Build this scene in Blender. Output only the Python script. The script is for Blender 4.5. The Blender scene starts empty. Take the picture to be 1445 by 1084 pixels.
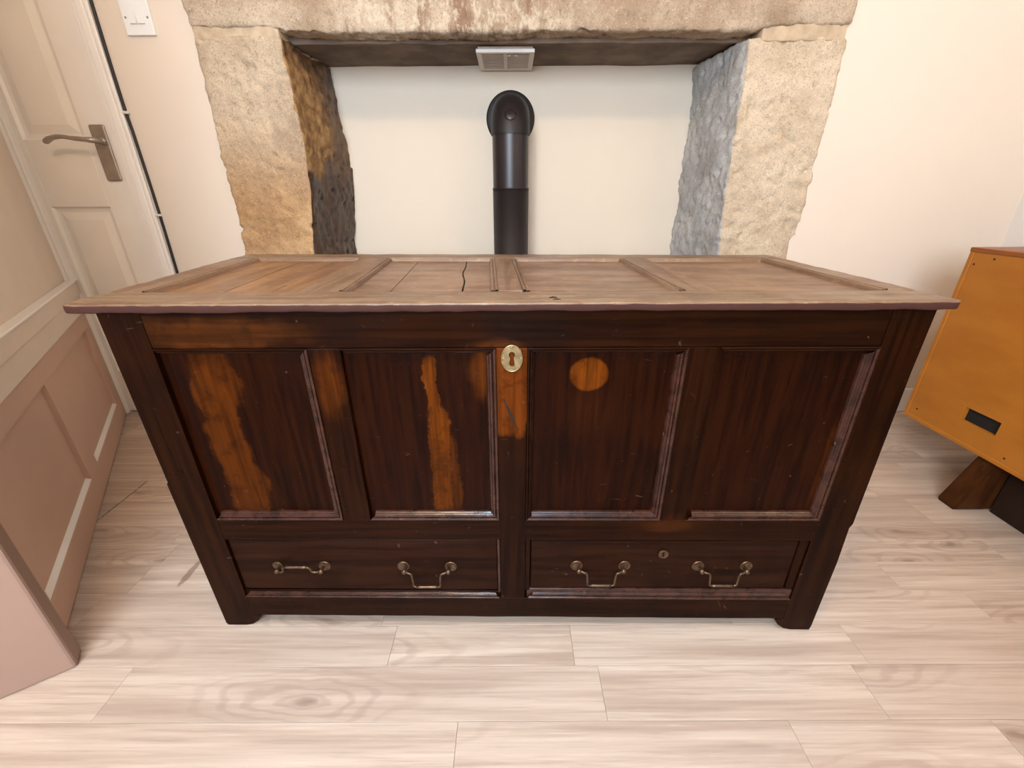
import bpy, bmesh, math, random
from mathutils import Vector, Matrix, noise
S = bpy.context.scene
C = S.collection
PI = math.pi
rnd = random.Random(7)

# ------------------------------------------------------------------ camera, light, exposure
cd = bpy.data.cameras.new('camera'); cam = bpy.data.objects.new('camera', cd); C.objects.link(cam)
cd.sensor_width = 36.0; cd.lens = 601.0 / 1445 * 36; cd.clip_start = 0.02
pitch, roll = 0.4191, -0.0044
F = Vector((0, math.cos(pitch), -math.sin(pitch))); D = Vector((0, -math.sin(pitch), -math.cos(pitch))); R = Vector((1, 0, 0))
R2 = math.cos(roll) * R - math.sin(roll) * D; D2 = math.sin(roll) * R + math.cos(roll) * D
M = Matrix((R2, -D2, -F)).transposed().to_4x4(); M.translation = (0, 0, 0.894)
cam.matrix_world = M
S.camera = cam
S.view_settings.view_transform = 'Standard'; S.view_settings.look = 'None'
S.view_settings.gamma = 1.0; S.view_settings.use_curve_mapping = False
S.view_settings.exposure = 0.33
w = bpy.data.worlds.new('world'); S.world = w; w.use_nodes = True
w.node_tree.nodes['Background'].inputs['Color'].default_value = (0.80, 0.90, 1.0, 1)
w.node_tree.nodes['Background'].inputs['Strength'].default_value = 1.0

def light(name, kind, loc, aim, power, col, size, sy=None):
    l = bpy.data.lights.new(name, kind); l.energy = power; l.color = col
    if kind == 'AREA':
        l.size = size
        if sy: l.shape = 'RECTANGLE'; l.size_y = sy
    else: l.shadow_soft_size = size
    o = bpy.data.objects.new(name, l); C.objects.link(o); o.location = loc
    o.rotation_euler = (Vector(aim) - Vector(loc)).to_track_quat('-Z', 'Y').to_euler()
    return o
light('window_daylight', 'AREA', (-.45, -1.46, 1.50), (-.2, 1.6, 0.9), 80, (0.74, 0.86, 1.0), 1.35, 1.1)
def spot(name, loc, aim, power, col, size, angle, blend):
    o = light(name, 'SPOT', loc, aim, power, col, size); o.data.spot_size = math.radians(angle); o.data.spot_blend = blend
spot('floor_fill_spot', (-.05, -.12, 2.42), (.03, .56, 0), 74, (0.38, 0.68, 1.0), .05, 56, 1.0)  # added cool fill with no known fixture, brightens the floor before the chest
light('room_lamp', 'POINT', (-0.42, -0.15, 2.30), (0, 0, 0), 34, (1.0, 0.73, 0.47), 0.07)
light('second_room_lamp', 'POINT', (1.60, -.05, 2.25), (0, 0, 0), 10, (1.0, 0.70, 0.44), 0.09)

# ------------------------------------------------------------------ node helpers
class NT:
    def __init__(s, name):
        s.m = bpy.data.materials.new(name); s.m.use_nodes = True
        s.t = s.m.node_tree; s.t.nodes.clear()
        s.out = s.t.nodes.new('ShaderNodeOutputMaterial'); s.b = s.t.nodes.new('ShaderNodeBsdfPrincipled')
        s.t.links.new(s.b.outputs[0], s.out.inputs[0])
    def n(s, k, **kw):
        x = s.t.nodes.new('ShaderNode' + k)
        for a, v in kw.items(): setattr(x, a, v)
        return x
    def l(s, a, b): s.t.links.new(a, b)
    def put(s, v, sock):
        if hasattr(v, 'is_output'): s.l(v, sock)
        elif isinstance(v, (tuple, list)) and len(v) == 3 and len(sock.default_value) == 4: sock.default_value = (*v, 1)
        else: sock.default_value = v
    def pos(s): return s.n('NewGeometry').outputs['Position']
    def math(s, op, a, b=0.0, c=0.0, clamp=False):
        x = s.n('Math', operation=op, use_clamp=clamp)
        s.put(a, x.inputs[0]); s.put(b, x.inputs[1]); s.put(c, x.inputs[2]); return x.outputs[0]
    def vm(s, op, a, b=(0, 0, 0)):
        x = s.n('VectorMath', operation=op); s.put(a, x.inputs[0]); s.put(b, x.inputs[1])
        return x.outputs['Value'] if op == 'LENGTH' else x.outputs[0]
    def noise(s, vec, scale, detail=4, rough=.55, dist=0, col=False):
        x = s.n('TexNoise'); s.l(vec, x.inputs['Vector']); x.inputs['Scale'].default_value = scale
        x.inputs['Detail'].default_value = detail; x.inputs['Roughness'].default_value = rough; x.inputs['Distortion'].default_value = dist
        return x.outputs['Color' if col else 'Fac']
    def mix(s, f, a, b, mode='MIX'):
        x = s.n('Mix', data_type='RGBA', blend_type=mode)
        s.put(f, x.inputs[0]); s.put(a, x.inputs[6]); s.put(b, x.inputs[7]); return x.outputs[2]
    def mr(s, v, a, b, c=0.0, d=1.0, smooth=True):
        x = s.n('MapRange'); 
        if smooth: x.interpolation_type = 'SMOOTHSTEP'
        s.put(v, x.inputs[0])
        for i, q in zip((1, 2, 3, 4), (a, b, c, d)): x.inputs[i].default_value = q
        return x.outputs[0]
    def bump(s, h, strength, dist, nrm=None):
        x = s.n('Bump'); x.inputs['Strength'].default_value = strength; x.inputs['Distance'].default_value = dist
        s.l(h, x.inputs['Height'])
        if nrm: s.l(nrm, x.inputs['Normal'])
        s.l(x.outputs[0], s.b.inputs['Normal']); return x.outputs[0]
    def set(s, **kw):
        names = dict(col='Base Color', rough='Roughness', metal='Metallic', spec='Specular IOR Level', coat='Coat Weight', coatr='Coat Roughness')
        for k, v in kw.items(): s.put(v, s.b.inputs[names[k]])
        return s.m

def plain(name, col, rough=.5, metal=0, spec=.5, var=.06, sc=30, bump=0):
    t = NT(name); p = t.pos(); n = t.noise(p, sc, 5)
    c = t.mix(t.mr(n, .3, .7), tuple(x * (1 - var) for x in col), tuple(min(1, x * (1 + var)) for x in col))
    if bump: t.bump(t.noise(p, sc * 6, 4), .4, bump)
    return t.set(col=c, rough=rough, metal=metal, spec=spec)

def plaster(name, col, bumpd=.0012):
    t = NT(name); p = t.pos()
    n = t.noise(p, 2.2, 3); n2 = t.noise(p, 14, 5)
    c = t.mix(t.mr(n, .3, .7), col, tuple(x * .965 for x in col))
    t.bump(t.math('ADD', n2, t.math('MULTIPLY', t.noise(p, 160, 3), .25)), .5, bumpd)
    return t.set(col=c, rough=.78, spec=.25)

M_wall = plaster('warm_white_plaster', (.76, .665, .56))
M_recess = plaster('recess_plaster', (.76, .665, .54))
M_wallR = plaster('pale_plaster', (.80, .755, .70))
M_gloss = plain('white_gloss_paint', (.87, .835, .79), .28, spec=.5, var=.02, sc=6)
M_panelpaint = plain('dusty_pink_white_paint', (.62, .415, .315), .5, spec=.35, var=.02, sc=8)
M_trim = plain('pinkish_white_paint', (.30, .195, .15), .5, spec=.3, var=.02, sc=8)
M_dado = plain('stone_white_paint', (.80, .69, .58), .6, spec=.3, var=.02, sc=8)
M_plastic = plain('white_plastic', (.82, .83, .82), .35, var=.01)
M_plasticdim = plain('dusty_white_plastic', (.74, .68, .61), .45, var=.03)
M_dark = plain('dark_gap', (.006, .004, .003), .9)
M_sub = plain('brown_core_board', (.22, .155, .115), .9)  # plain brown sub-floor seen in the plank seams
M_black = plain('black_cable', (.012, .007, .006), .5)
M_browncable = plain('brown_cable', (.10, .05, .03), .6)
M_chrome = plain('brushed_nickel', (.42, .37, .33), .36, metal=.85, var=.08)
M_brass = plain('aged_brass', (.33, .27, .15), .34, metal=.9, var=.25, sc=120)
M_brassdk = plain('dark_brass', (.115, .068, .040), .40, metal=.85, var=.4, sc=150)
M_flue = plain('black_enamel', (.018, .012, .013), .36, spec=.5, var=.1, sc=10)
M_flue2 = plain('black_enamel_matt', (.014, .010, .010), .5, spec=.4, var=.1, sc=10)
M_board = plain('grey_brown_board', (.16, .115, .085), .8, spec=.2, var=.3, sc=9, bump=.001)
M_mortar = plain('lime_mortar', (.50, .39, .27), .9, spec=.1, var=.15, sc=25, bump=.002)

# ---- sandstone
def stone(name, light_c, dark_c, streak=False, bumpd=.004, rough=.9, warmlow=False):
    t = NT(name); p = t.pos()
    a = t.noise(p, 5, 5, .6); b = t.noise(p, 38, 6, .7); g = t.noise(p, 210, 4, .7)
    c = t.mix(t.mr(a, .35, .68), light_c, dark_c)
    c = t.mix(t.mr(b, .50, .75, 0, .55), c, tuple(x * .62 for x in dark_c))
    c = t.mix(t.mr(g, .50, .68, 0, .6), c, tuple(x * .42 for x in dark_c))
    c = t.mix(t.mr(t.noise(p, 120, 3, .6), .60, .72, 0, .5), c, tuple(min(1, x * 1.35) for x in light_c))
    if warmlow:   # the lower stone is more ochre than the greyish top
        sx = t.n('SeparateXYZ'); t.l(p, sx.inputs[0])
        zz = t.math('ADD', sx.outputs[2], t.math('MULTIPLY', a, .3))
        c = t.mix(t.mr(zz, 1.0, 1.3, 1, 0), c, t.mix(1.0, c, (1.0, .80, .58), 'MULTIPLY'))
    if streak:
        q = t.vm('MULTIPLY', p, (11, 3, 2.0)); st = t.noise(q, 1.0, 6, .65)
        q2 = t.vm('MULTIPLY', p, (46, 20, 30)); pb = t.noise(q2, 1.0, 6, .75)
        sx = t.n('SeparateXYZ'); t.l(p, sx.inputs[0]); sx_ = t
        m1 = t.math('MULTIPLY', t.mr(sx.outputs[0], -.62, -.45), t.mr(sx.outputs[0], .05, .32, 1, 0))
        c = t.mix(t.math('MULTIPLY', t.mr(st, .45, .62, 0, .75), m1), c, (.20, .10, .055))
        c = t.mix(t.math('MULTIPLY', t.mr(pb, .46, .62, 0, .6), m1), c, (.74, .66, .52))
        c = t.mix(t.math('MULTIPLY', t.mr(st, .5, .75, 0, .45), t.mr(sx.outputs[0], .2, .4)), c, (.30, .18, .11))
    h = t.math('ADD', b, t.math('MULTIPLY', g, .45))
    t.bump(h, 1.0, bumpd * 1.6)
    return t.set(col=c, rough=rough, spec=.2)
M_stone = stone('sandstone', (.62, .50, .36), (.42, .31, .21), warmlow=True)
M_lintel = stone('stained_sandstone', (.58, .47, .35), (.38, .28, .19), streak=True)
M_stoneR = stone('pale_sandstone', (.68, .565, .42), (.50, .39, .27), bumpd=.003)
M_grey = stone('grey_rendered_stone', (.60, .59, .57), (.40, .39, .38), bumpd=.003)
def soot():
    t = NT('sooty_stone'); p = t.pos()
    a = t.noise(p, 9, 5, .6); b = t.noise(p, 30, 6, .65)
    sx = t.n('SeparateXYZ'); t.l(p, sx.inputs[0])
    zz = t.math('ADD', sx.outputs[2], t.math('MULTIPLY', t.math('SUBTRACT', a, .5), .25))
    yy = t.math('ADD', sx.outputs[1], t.math('MULTIPLY', t.math('SUBTRACT', a, .5), .4))
    ochre = t.mix(t.mr(b, .35, .65), (.42, .25, .10), (.20, .10, .04))
    dk = t.mix(t.mr(b, .35, .65), (.085, .040, .022), (.030, .014, .009))
    m = t.math('MULTIPLY', t.mr(zz, .96, 1.02), t.mr(yy, 1.80, 1.98, 1, .25))
    m = t.math('MULTIPLY', m, t.mr(zz, 1.27, 1.35, 1, .25))
    c = t.mix(m, dk, ochre)
    t.bump(b, .5, .004)
    return t.set(col=c, rough=t.mr(m, 0, 1, .40, .8), spec=.4)
M_soot = soot()

# ---- woods
def wood(name, base, dark, grain=(3, 60, 60), rough=.35, coat=0.0, patches=None, pcol=(.12, .026, .002), scr=True, mottled=.5, spec=.06, bumpd=.0006):
    t = NT(name); p = t.pos()
    g = t.noise(t.vm('MULTIPLY', p, grain), 1.0, 6, .6, .3)
    m = t.noise(p, 7, 5, .6)
    c = t.mix(t.mr(g, .35, .7), base, dark)
    c = t.mix(t.mr(m, .45, .75, 0, mottled), c, tuple(x * .45 for x in dark))
    if patches:
        dn = t.vm('SUBTRACT', t.noise(p, 26, 6, .75, col=True), (.5, .5, .5))
        dn2 = t.vm('SUBTRACT', t.noise(p, 9, 2, .5, col=True), (.5, .5, .5))
        tot = None
        for (cx, cz, rx, rz, soft, k, dis) in patches:
            q = t.vm('ADD', p, t.vm('SCALE', dn)) if False else p
            s1 = t.n('VectorMath', operation='SCALE'); t.l(dn, s1.inputs[0]); s1.inputs['Scale'].default_value = dis
            s2 = t.n('VectorMath', operation='SCALE'); t.l(dn2, s2.inputs[0]); s2.inputs['Scale'].default_value = dis * 1.2
            q = t.vm('ADD', t.vm('ADD', p, s1.outputs[0]), s2.outputs[0])
            q = t.vm('MULTIPLY', t.vm('SUBTRACT', q, (cx, 0, cz)), (1 / rx, 0, 1 / rz))
            d = t.vm('LENGTH', t.vm('MULTIPLY', t.vm('MULTIPLY', q, q), q)) if rz > rx * 3 else t.vm('LENGTH', q)
            f = t.mr(d, 1 - soft, 1 + soft, k, 0)
            tot = f if tot is None else t.math('MAXIMUM', tot, f)
        pc = t.mix(t.mr(g, .35, .65), pcol, tuple(x * .45 for x in pcol))
        pc = t.mix(t.mr(t.noise(p, 34, 5, .65), .50, .68, 0, .7), pc, tuple(x * .25 for x in pcol))
        c = t.mix(tot, c, pc)
    if scr:
        s = t.noise(p, 75, 3, .5); c = t.mix(t.mr(s, .70, .78, 0, .45), c, tuple(min(1, x * 4 + .04) for x in base))
        s2 = t.noise(t.vm('MULTIPLY', t.vm('ADD', p, t.vm('MULTIPLY', t.noise(p, 3, 2, col=True), (.4, .4, .4))), (28, 28, 190)), 1.0, 3, .5)
        c = t.mix(t.math('MULTIPLY', t.mr(s2, .70, .76, 0, .35), t.mr(m, .4, .6)), c, (.16, .085, .05))
        s3 = t.noise(p, 3.2, 3, .6); c = t.mix(t.mr(s3, .52, .75, 0, .25), c, tuple(x * .8 + y * .15 for x, y in zip(base, pcol)))
    t.bump(t.math('ADD', g, t.math('MULTIPLY', m, .8)), .5, bumpd)
    return t.set(col=c, rough=t.mr(m, .3, .8, rough * .8, rough * 1.3), spec=spec, coat=coat)
DB, DD = (.017, .0042, .0009), (.0055, .0011, .0003)
M_oak_v = wood('dark_oak_upright', DB, DD, (70, 70, 3), .34,
    patches=[(0, .60, .030, .10, .25, .9, .03), (-.31, .60, .022, .055, .5, .5, .02), (-.005, .668, .045, .012, .5, .5, .02), (.31, .30, .02, .02, .8, .25, .03)])
M_oak_h = wood('dark_oak_rail', DB, DD, (3, 70, 70), .36,
    patches=[(-.47, .694, .125, .024, .45, .55, .03), (-.02, .672, .035, .010, .5, .5, .02), (.31, .295, .05, .014, .6, .22, .02)], pcol=(.11, .030, .005))
M_oak_p = wood('dark_oak_panel', (.016, .0032, .0006), (.0055, .0009, .0002), (90, 90, 5), .36, coat=.0, pcol=(.115, .026, .0015),
    patches=[(-.512, .47, .036, .20, .6, .45, .06), (-.52, .58, .025, .07, .5, .6, .04), (-.139, .56, .013, .09, .3, .85, .035), (-.135, .43, .020, .12, .35, .75, .035), (-.128, .40, .028, .09, .5, .4, .04), (.131, .615, .032, .030, .10, 1.0, .006), (-.050, .62, .017, .042, .5, .6, .02), (.578, .42, .007, .09, .6, .22, .01), (.133, .54, .035, .04, .7, .08, .02)])
M_oak_m = wood('worn_oak_moulding', (.045, .015, .009), (.014, .0040, .0022), (40, 40, 40), .27, mottled=.2, spec=.38)
M_oak_draw_shade = wood('dark_oak_drawer_shaded_mould', (.021, .0062, .0022), (.009, .0022, .0009), (3, 60, 60), .42)
def lidwood(name, grain, warm=1.0, cols=None):
    t = NT(name); p = t.pos()
    g = t.noise(t.vm('MULTIPLY', p, grain), 1.0, 6, .6, .4); m = t.noise(p, 6, 5, .6); f = t.noise(p, 60, 5, .6)
    c = t.mix(t.mr(g, .35, .68), *(cols or ((.235 * warm, .134, .074), (.125, .063, .034))))
    c = t.mix(t.mr(m, .5, .75, 0, .5), c, (.17, .085, .055))
    c = t.mix(t.mr(f, .55, .72, 0, .3), c, (.45, .28, .17))
    c = t.mix(t.mr(t.noise(p, 18, 5, .65), .5, .66, 0, .45), c, (.13, .062, .034))
    sx = t.n('SeparateXYZ'); t.l(p, sx.inputs[0])   # the lid's front edge is darker and duller than its top
    ed = t.math('MULTIPLY', t.mr(t.math('ADD', sx.outputs[2], t.math('MULTIPLY', t.noise(p, 35, 3), .003)), .7425, .7445, 1, 0), t.mr(sx.outputs[1], .66, .67, 1, 0))
    c = t.mix(ed, c, (.050, .020, .015)); t.b.inputs['Specular IOR Level'].default_value = .5
    t.bump(t.math('ADD', g, t.math('MULTIPLY', f, .5)), .7, .0009)
    return t.set(col=c, rough=t.mix(ed, t.mr(m, .3, .75, .33, .50), (.55, .55, .55)), spec=t.mr(ed, 0, 1, .42, .12))
M_lid_h = lidwood('worn_oak_lid_rail', (3, 60, 60), .9); M_lid_v = lidwood('worn_oak_lid_stile', (60, 3, 60), .95)
M_lid_p = lidwood('worn_oak_lid_panel', (4, 22, 50), 1.0)
M_lid_p1 = lidwood('amber_oak_lid_panel', (30, 4, 50), 1.0, ((.25, .122, .046), (.135, .055, .018)))

# ---- floor laminate
def floor_mat():
    t = NT('grey_oak_laminate'); p = t.pos()
    oi = t.n('ObjectInfo').outputs['Random']
    off = t.n('CombineXYZ'); t.l(t.math('MULTIPLY', oi, 37.0), off.inputs[0]); t.l(t.math('MULTIPLY', oi, 91.0), off.inputs[1])
    q = t.vm('ADD', p, off.outputs[0])
    fine = t.noise(t.vm('MULTIPLY', q, (4, 120, 1)), 1.0, 5, .65, .2)
    med = t.noise(t.vm('MULTIPLY', q, (1.3, 30, 1)), 1.0, 5, .6, .3)
    wide = t.noise(t.vm('MULTIPLY', q, (.9, 9, 1)), 1.0, 3, .5)
    c = t.mix(t.mr(med, .34, .66), (.63, .515, .415), (.44, .335, .26))
    c = t.mix(t.mr(wide, .45, .7, 0, .45), c, (.36, .27, .21))
    c = t.mix(t.mr(fine, .45, .72, 0, .45), c, (.29, .205, .155))
    c = t.mix(t.mr(fine, .30, .42, .35, 0), c, (.74, .64, .54))
    v = t.n('TexVoronoi', voronoi_dimensions='2D'); v.inputs['Scale'].default_value = 1.0
    wq = t.vm('ADD', t.vm('MULTIPLY', q, (1.25, 4.6, 1)), t.vm('MULTIPLY', t.vm('SUBTRACT', t.noise(t.vm('MULTIPLY', q, (5, 14, 1)), 1.0, 3, .5, col=True), (.5, .5, .5)), (.22, .30, 0)))
    t.l(wq, v.inputs['Vector']); dk = v.outputs['Distance']
    ring = t.math('SINE', t.math('MULTIPLY', t.math('POWER', dk, .75), 74.0))
    rm = t.math('MULTIPLY', t.mr(ring, -.1, 1), t.mr(dk, .12, .40, .38, 0))
    c = t.mix(rm, c, (.30, .205, .165))
    c = t.mix(t.mr(dk, .015, .05, .65, 0), c, (.20, .12, .09))
    c = t.mix(t.mr(oi, 0, 1, 0, .38, smooth=False), c, (.36, .275, .22))
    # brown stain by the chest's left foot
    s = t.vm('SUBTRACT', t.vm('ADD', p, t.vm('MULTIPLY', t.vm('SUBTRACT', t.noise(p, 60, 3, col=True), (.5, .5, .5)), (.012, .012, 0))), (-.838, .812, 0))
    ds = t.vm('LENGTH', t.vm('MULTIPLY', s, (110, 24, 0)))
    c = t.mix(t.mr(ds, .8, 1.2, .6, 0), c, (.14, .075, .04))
    t.bump(t.math('ADD', fine, t.math('MULTIPLY', ring, .15)), .35, .0004)
    return t.set(col=c, rough=t.mr(fine, .3, .7, .30, .42), spec=.5)
M_floor = floor_mat()
def cabinet_mat():
    t = NT('orange_plywood'); p = t.pos()
    g = t.noise(t.vm('MULTIPLY', p, (3, 5, 14)), 1.0, 4, .5); f = t.noise(p, 130, 3)
    c = t.mix(t.mr(g, .3, .7), (.43, .155, .017), (.37, .125, .012))
    c = t.mix(t.mr(f, .5, .8, 0, .25), c, (.30, .11, .015))
    return t.set(col=c, rough=.42, spec=.4)
M_cab = cabinet_mat()
M_cabtop = wood('teak_top', (.30, .10, .03), (.18, .055, .018), (40, 3, 40), .35, scr=False)
M_shade_block = plain('shade_block_dark', (.020, .008, .004), .7, spec=.2)  # near-black colour of the added shade block below the cabinet
M_cableg = wood('teak_leg', (.065, .022, .006), (.035, .011, .004), (40, 40, 3), .4, scr=False)

# ------------------------------------------------------------------ mesh helpers
def wl(o):
    v = Vector((0, 0, 0))
    while o: v = v + o.location; o = o.parent
    return v
def obj(name, bm, mat, parent=None, warp=None, smooth=False, mats=None):
    """bm is in world coordinates; links one mesh object, its vertices relative to the parent."""
    if warp:
        for v in bm.verts: v.co = warp(v.co)
    off = wl(parent) if parent else Vector((0, 0, 0))
    for v in bm.verts: v.co -= off
    bmesh.ops.recalc_face_normals(bm, faces=bm.faces[:])
    me = bpy.data.meshes.new(name); bm.to_mesh(me); bm.free()
    for q in (mats or [mat]): me.materials.append(q)
    if smooth:
        for f in me.polygons: f.use_smooth = True
    o = bpy.data.objects.new(name, me); C.objects.link(o)
    if parent: o.parent = parent
    return o
def empty(name, loc, label=None, cat=None, group=None, parent=None):
    o = bpy.data.objects.new(name, None); C.objects.link(o); o.empty_display_size = .05
    if parent: o.parent = parent; o.location = Vector(loc) - wl(parent)
    else: o.location = loc
    if label: o['label'] = label
    if cat: o['category'] = cat
    if group: o['group'] = group
    return o
def struct(o, label=None, cat=None):
    o['kind'] = 'structure'
    if label: o['label'] = label
    if cat: o['category'] = cat
    return o
def tag(o, label, cat): o['label'] = label; o['category'] = cat; return o
def box(bm, x0, x1, y0, y1, z0, z1, bev=0.0, seg=1, M=None):
    r = bmesh.ops.create_cube(bm, size=1.0); vs = r['verts']
    for v in vs: v.co = Vector(((x0 + x1) / 2 + v.co.x * (x1 - x0), (y0 + y1) / 2 + v.co.y * (y1 - y0), (z0 + z1) / 2 + v.co.z * (z1 - z0)))
    if bev:
        es = list({e for v in vs for e in v.link_edges})
        r = bmesh.ops.bevel(bm, geom=es, offset=bev, segments=seg, affect='EDGES', profile=.6)
        vs = list({v for f in r['faces'] for v in f.verts} | {v for v in vs if v.is_valid})
    if M:
        for v in vs: v.co = M @ v.co
    return vs
def bx(*a, **k):
    bm = bmesh.new(); box(bm, *a, **k); return bm
def sbox(x0, x1, y0, y1, z0, z1, n=(1, 1, 1), r=.002, amp=.0, fr=20, seed=0, mapf=None, fine=None):
    """rounded box made of a grid, with worn, uneven edges"""
    bm = bmesh.new(); cache = {}
    lo = (x0, y0, z0); hi = (x1, y1, z1)
    def ticks(a, b, k):
        rr = min(r, (b - a) * .3)
        core = [a + rr + (b - a - 2 * rr) * i / k for i in range(k + 1)]
        return [a, a + rr * .35] + core + [b - rr * .35, b]
    T = [ticks(lo[i], hi[i], n[i]) for i in range(3)]
    def V(i, j, k):
        key = (i, j, k)
        if key in cache: return cache[key]
        p = Vector((T[0][i], T[1][j], T[2][k]))
        c = Vector([min(max(p[a], lo[a] + min(r, (hi[a] - lo[a]) * .3)), hi[a] - min(r, (hi[a] - lo[a]) * .3)) for a in range(3)])
        d = p - c
        if d.length > 1e-9:
            m = max(abs(d.x), abs(d.y), abs(d.z)); p = c + d.normalized() * m
        if amp:
            p = p + noise.noise_vector(p * fr + Vector((seed, seed * 2.3, 0))) * amp + noise.noise_vector(p * fr * 3.1) * amp * .4
        if mapf: p = Vector(mapf(p))
        cache[key] = bm.verts.new(p); return cache[key]
    N = [len(t) - 1 for t in T]
    for a in range(3):
        b, c = (a + 1) % 3, (a + 2) % 3
        for side in (0, N[a]):
            for i in range(N[b]):
                for j in range(N[c]):
                    q = []
                    for (di, dj) in ((0, 0), (1, 0), (1, 1), (0, 1)):
                        ix = [0, 0, 0]; ix[a] = side; ix[b] = i + di; ix[c] = j + dj; q.append(V(*ix))
                    if side: q.reverse()
                    bm.faces.new(q[::-1])
    return bm
def poly_extrude(pts, y0, y1, axis='y'):
    """closed outline (a, b) extruded along an axis; pts in (x,z) for y, (y,z) for x, (x,y) for z"""
    bm = bmesh.new()
    def P(a, b, c): return (a, c, b) if axis == 'y' else ((c, a, b) if axis == 'x' else (a, b, c))
    A = [bm.verts.new(P(a, b, y0)) for a, b in pts]; B = [bm.verts.new(P(a, b, y1)) for a, b in pts]
    bm.faces.new(A); bm.faces.new(B[::-1])
    for i in range(len(pts)):
        j = (i + 1) % len(pts); bm.faces.new((A[i], A[j], B[j], B[i]))
    return bm
def plate(outer, inner, y0, y1):
    """flat plate in the xz plane with a hole, thickness along y"""
    bm = bmesh.new()
    es = []
    for loop in (outer, inner):
        vs = [bm.verts.new((a, y0, b)) for a, b in loop]
        es += [bm.edges.new((vs[i], vs[(i + 1) % len(vs)])) for i in range(len(vs))]
    bmesh.ops.triangle_fill(bm, use_beauty=True, edges=es)
    r = bmesh.ops.extrude_face_region(bm, geom=bm.faces[:])
    for v in r['geom']:
        if isinstance(v, bmesh.types.BMVert): v.co.y = y1
    return bm
def tube(bm, pts, rad, seg=10, cap=True):
    pts = [Vector(p) for p in pts]; rads = rad if isinstance(rad, (list, tuple)) else [rad] * len(pts)
    rings = []; up = None
    for i, p in enumerate(pts):
        d = ((pts[min(i + 1, len(pts) - 1)] - pts[max(i - 1, 0)])).normalized()
        if up is None:
            up = Vector((0, 0, 1)) if abs(d.z) < .9 else Vector((1, 0, 0))
        s = d.cross(up).normalized(); up = s.cross(d).normalized()
        rings.append([bm.verts.new(p + (s * math.cos(2 * PI * k / seg) + up * math.sin(2 * PI * k / seg)) * rads[i]) for k in range(seg)])
    for a, b in zip(rings, rings[1:]):
        for k in range(seg): bm.faces.new((a[k], a[(k + 1) % seg], b[(k + 1) % seg], b[k]))
    if cap: bm.faces.new(rings[0][::-1]); bm.faces.new(rings[-1])
def curve_pts(pts, n=6):
    """Catmull-Rom through the points"""
    P = [Vector(p) for p in pts]; P = [P[0] * 2 - P[1]] + P + [P[-1] * 2 - P[-2]]; out = []
    for i in range(1, len(P) - 2):
        for k in range(n):
            t = k / n; a, b, c, d = P[i - 1:i + 3]
            out.append(.5 * ((2 * b) + (c - a) * t + (2 * a - 5 * b + 4 * c - d) * t * t + (3 * b - a - 3 * c + d) * t ** 3))
    return out + [P[-2]]
def lathe(bm, prof, origin, axis, seg=24):
    """profile of (radius, height) turned about axis"""
    q = Vector(axis).to_track_quat('Z', 'Y'); o = Vector(origin); rings = []
    for r, h in prof:
        rings.append([bm.verts.new(o + q @ Vector((r * math.cos(2 * PI * k / seg), r * math.sin(2 * PI * k / seg), h))) for k in range(seg)] if r > 1e-6 else [bm.verts.new(o + q @ Vector((0, 0, h)))])
    for a, b in zip(rings, rings[1:]):
        for k in range(seg):
            k2 = (k + 1) % seg
            if len(a) == 1 and len(b) == 1: continue
            if len(a) == 1: bm.faces.new((a[0], b[k], b[k2]))
            elif len(b) == 1: bm.faces.new((a[k], b[0], a[k2]))
            else: bm.faces.new((a[k], b[k], b[k2], a[k2]))

YB = 1.70   # back wall plane
RX = 1.872  # right wall plane

# ------------------------------------------------------------------ floor: base + single planks
fl = struct(obj('floor', bx(-2.3, 2.0, -1.6, 2.15, -.05, -.009), M_sub), 'pale grey-brown oak laminate floor of long planks laid left to right')
seams = [-1.6, -1.45, -1.28, -1.1, -.93, -.75, -.58, -.40, -.22, -.05, .10, .18, .262, .365, .4675, .5695, .661, .75, .838, .912, .985, 1.09, 1.20, 1.29, 1.38, 1.49, 1.60, 1.70, 1.85, 2.0, 2.12]
joints = {(.5695, .661): [-.262, .128, .740, 1.45], (.4675, .5695): [-.787, .175, .70, 1.3], (.365, .4675): [-1.15, -.103, .509, .884], (.262, .365): [-.6, .507, 1.2], (.661, .75): [-1.0, -.3, .5, 1.1], (.985, 1.09): [-1.253, -.35, .5, 1.25], (1.09, 1.20): [-1.253, -.5, .4, 1.18]}
def plank(x0, x1, y0, y1, z=0.0):
    bm = bmesh.new(); g = .00025; c = .0007
    x0 += .0022 if x0 == -1.253 else g; x1 -= .0022 if x1 == -1.253 else g; y0 += g; y1 -= g
    b = [bm.verts.new(v) for v in ((x0, y0, -.009), (x1, y0, -.009), (x1, y1, -.009), (x0, y1, -.009))]
    m = [bm.verts.new(v) for v in ((x0, y0, z - c * .6), (x1, y0, z - c * .6), (x1, y1, z - c * .6), (x0, y1, z - c * .6))]
    t = [bm.verts.new(v) for v in ((x0 + c, y0 + c, z), (x1 - c, y0 + c, z), (x1 - c, y1 - c, z), (x0 + c, y1 - c, z))]
    for A, B in ((b, m), (m, t)):
        for i in range(4): bm.faces.new((A[i], A[(i + 1) % 4], B[(i + 1) % 4], B[i]))
    bm.faces.new(t); bm.faces.new(b[::-1]); return bm
for i, (a, b) in enumerate(zip(seams, seams[1:])):
    js = joints.get((a, b))
    if js is None:
        js = []; x = -2.3 + rnd.uniform(.3, .9)
        while x < 1.8: js.append(x); x += rnd.uniform(.55, .95)
    xs = [-2.3] + js + [2.0]
    for x0, x1 in zip(xs, xs[1:]): obj('plank', plank(x0, x1, a, b), M_floor, fl)

obj('expansion_gap', bx(-1.262, -1.244, .98, 1.20, -.009, -.0055), M_dark, fl)

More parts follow.
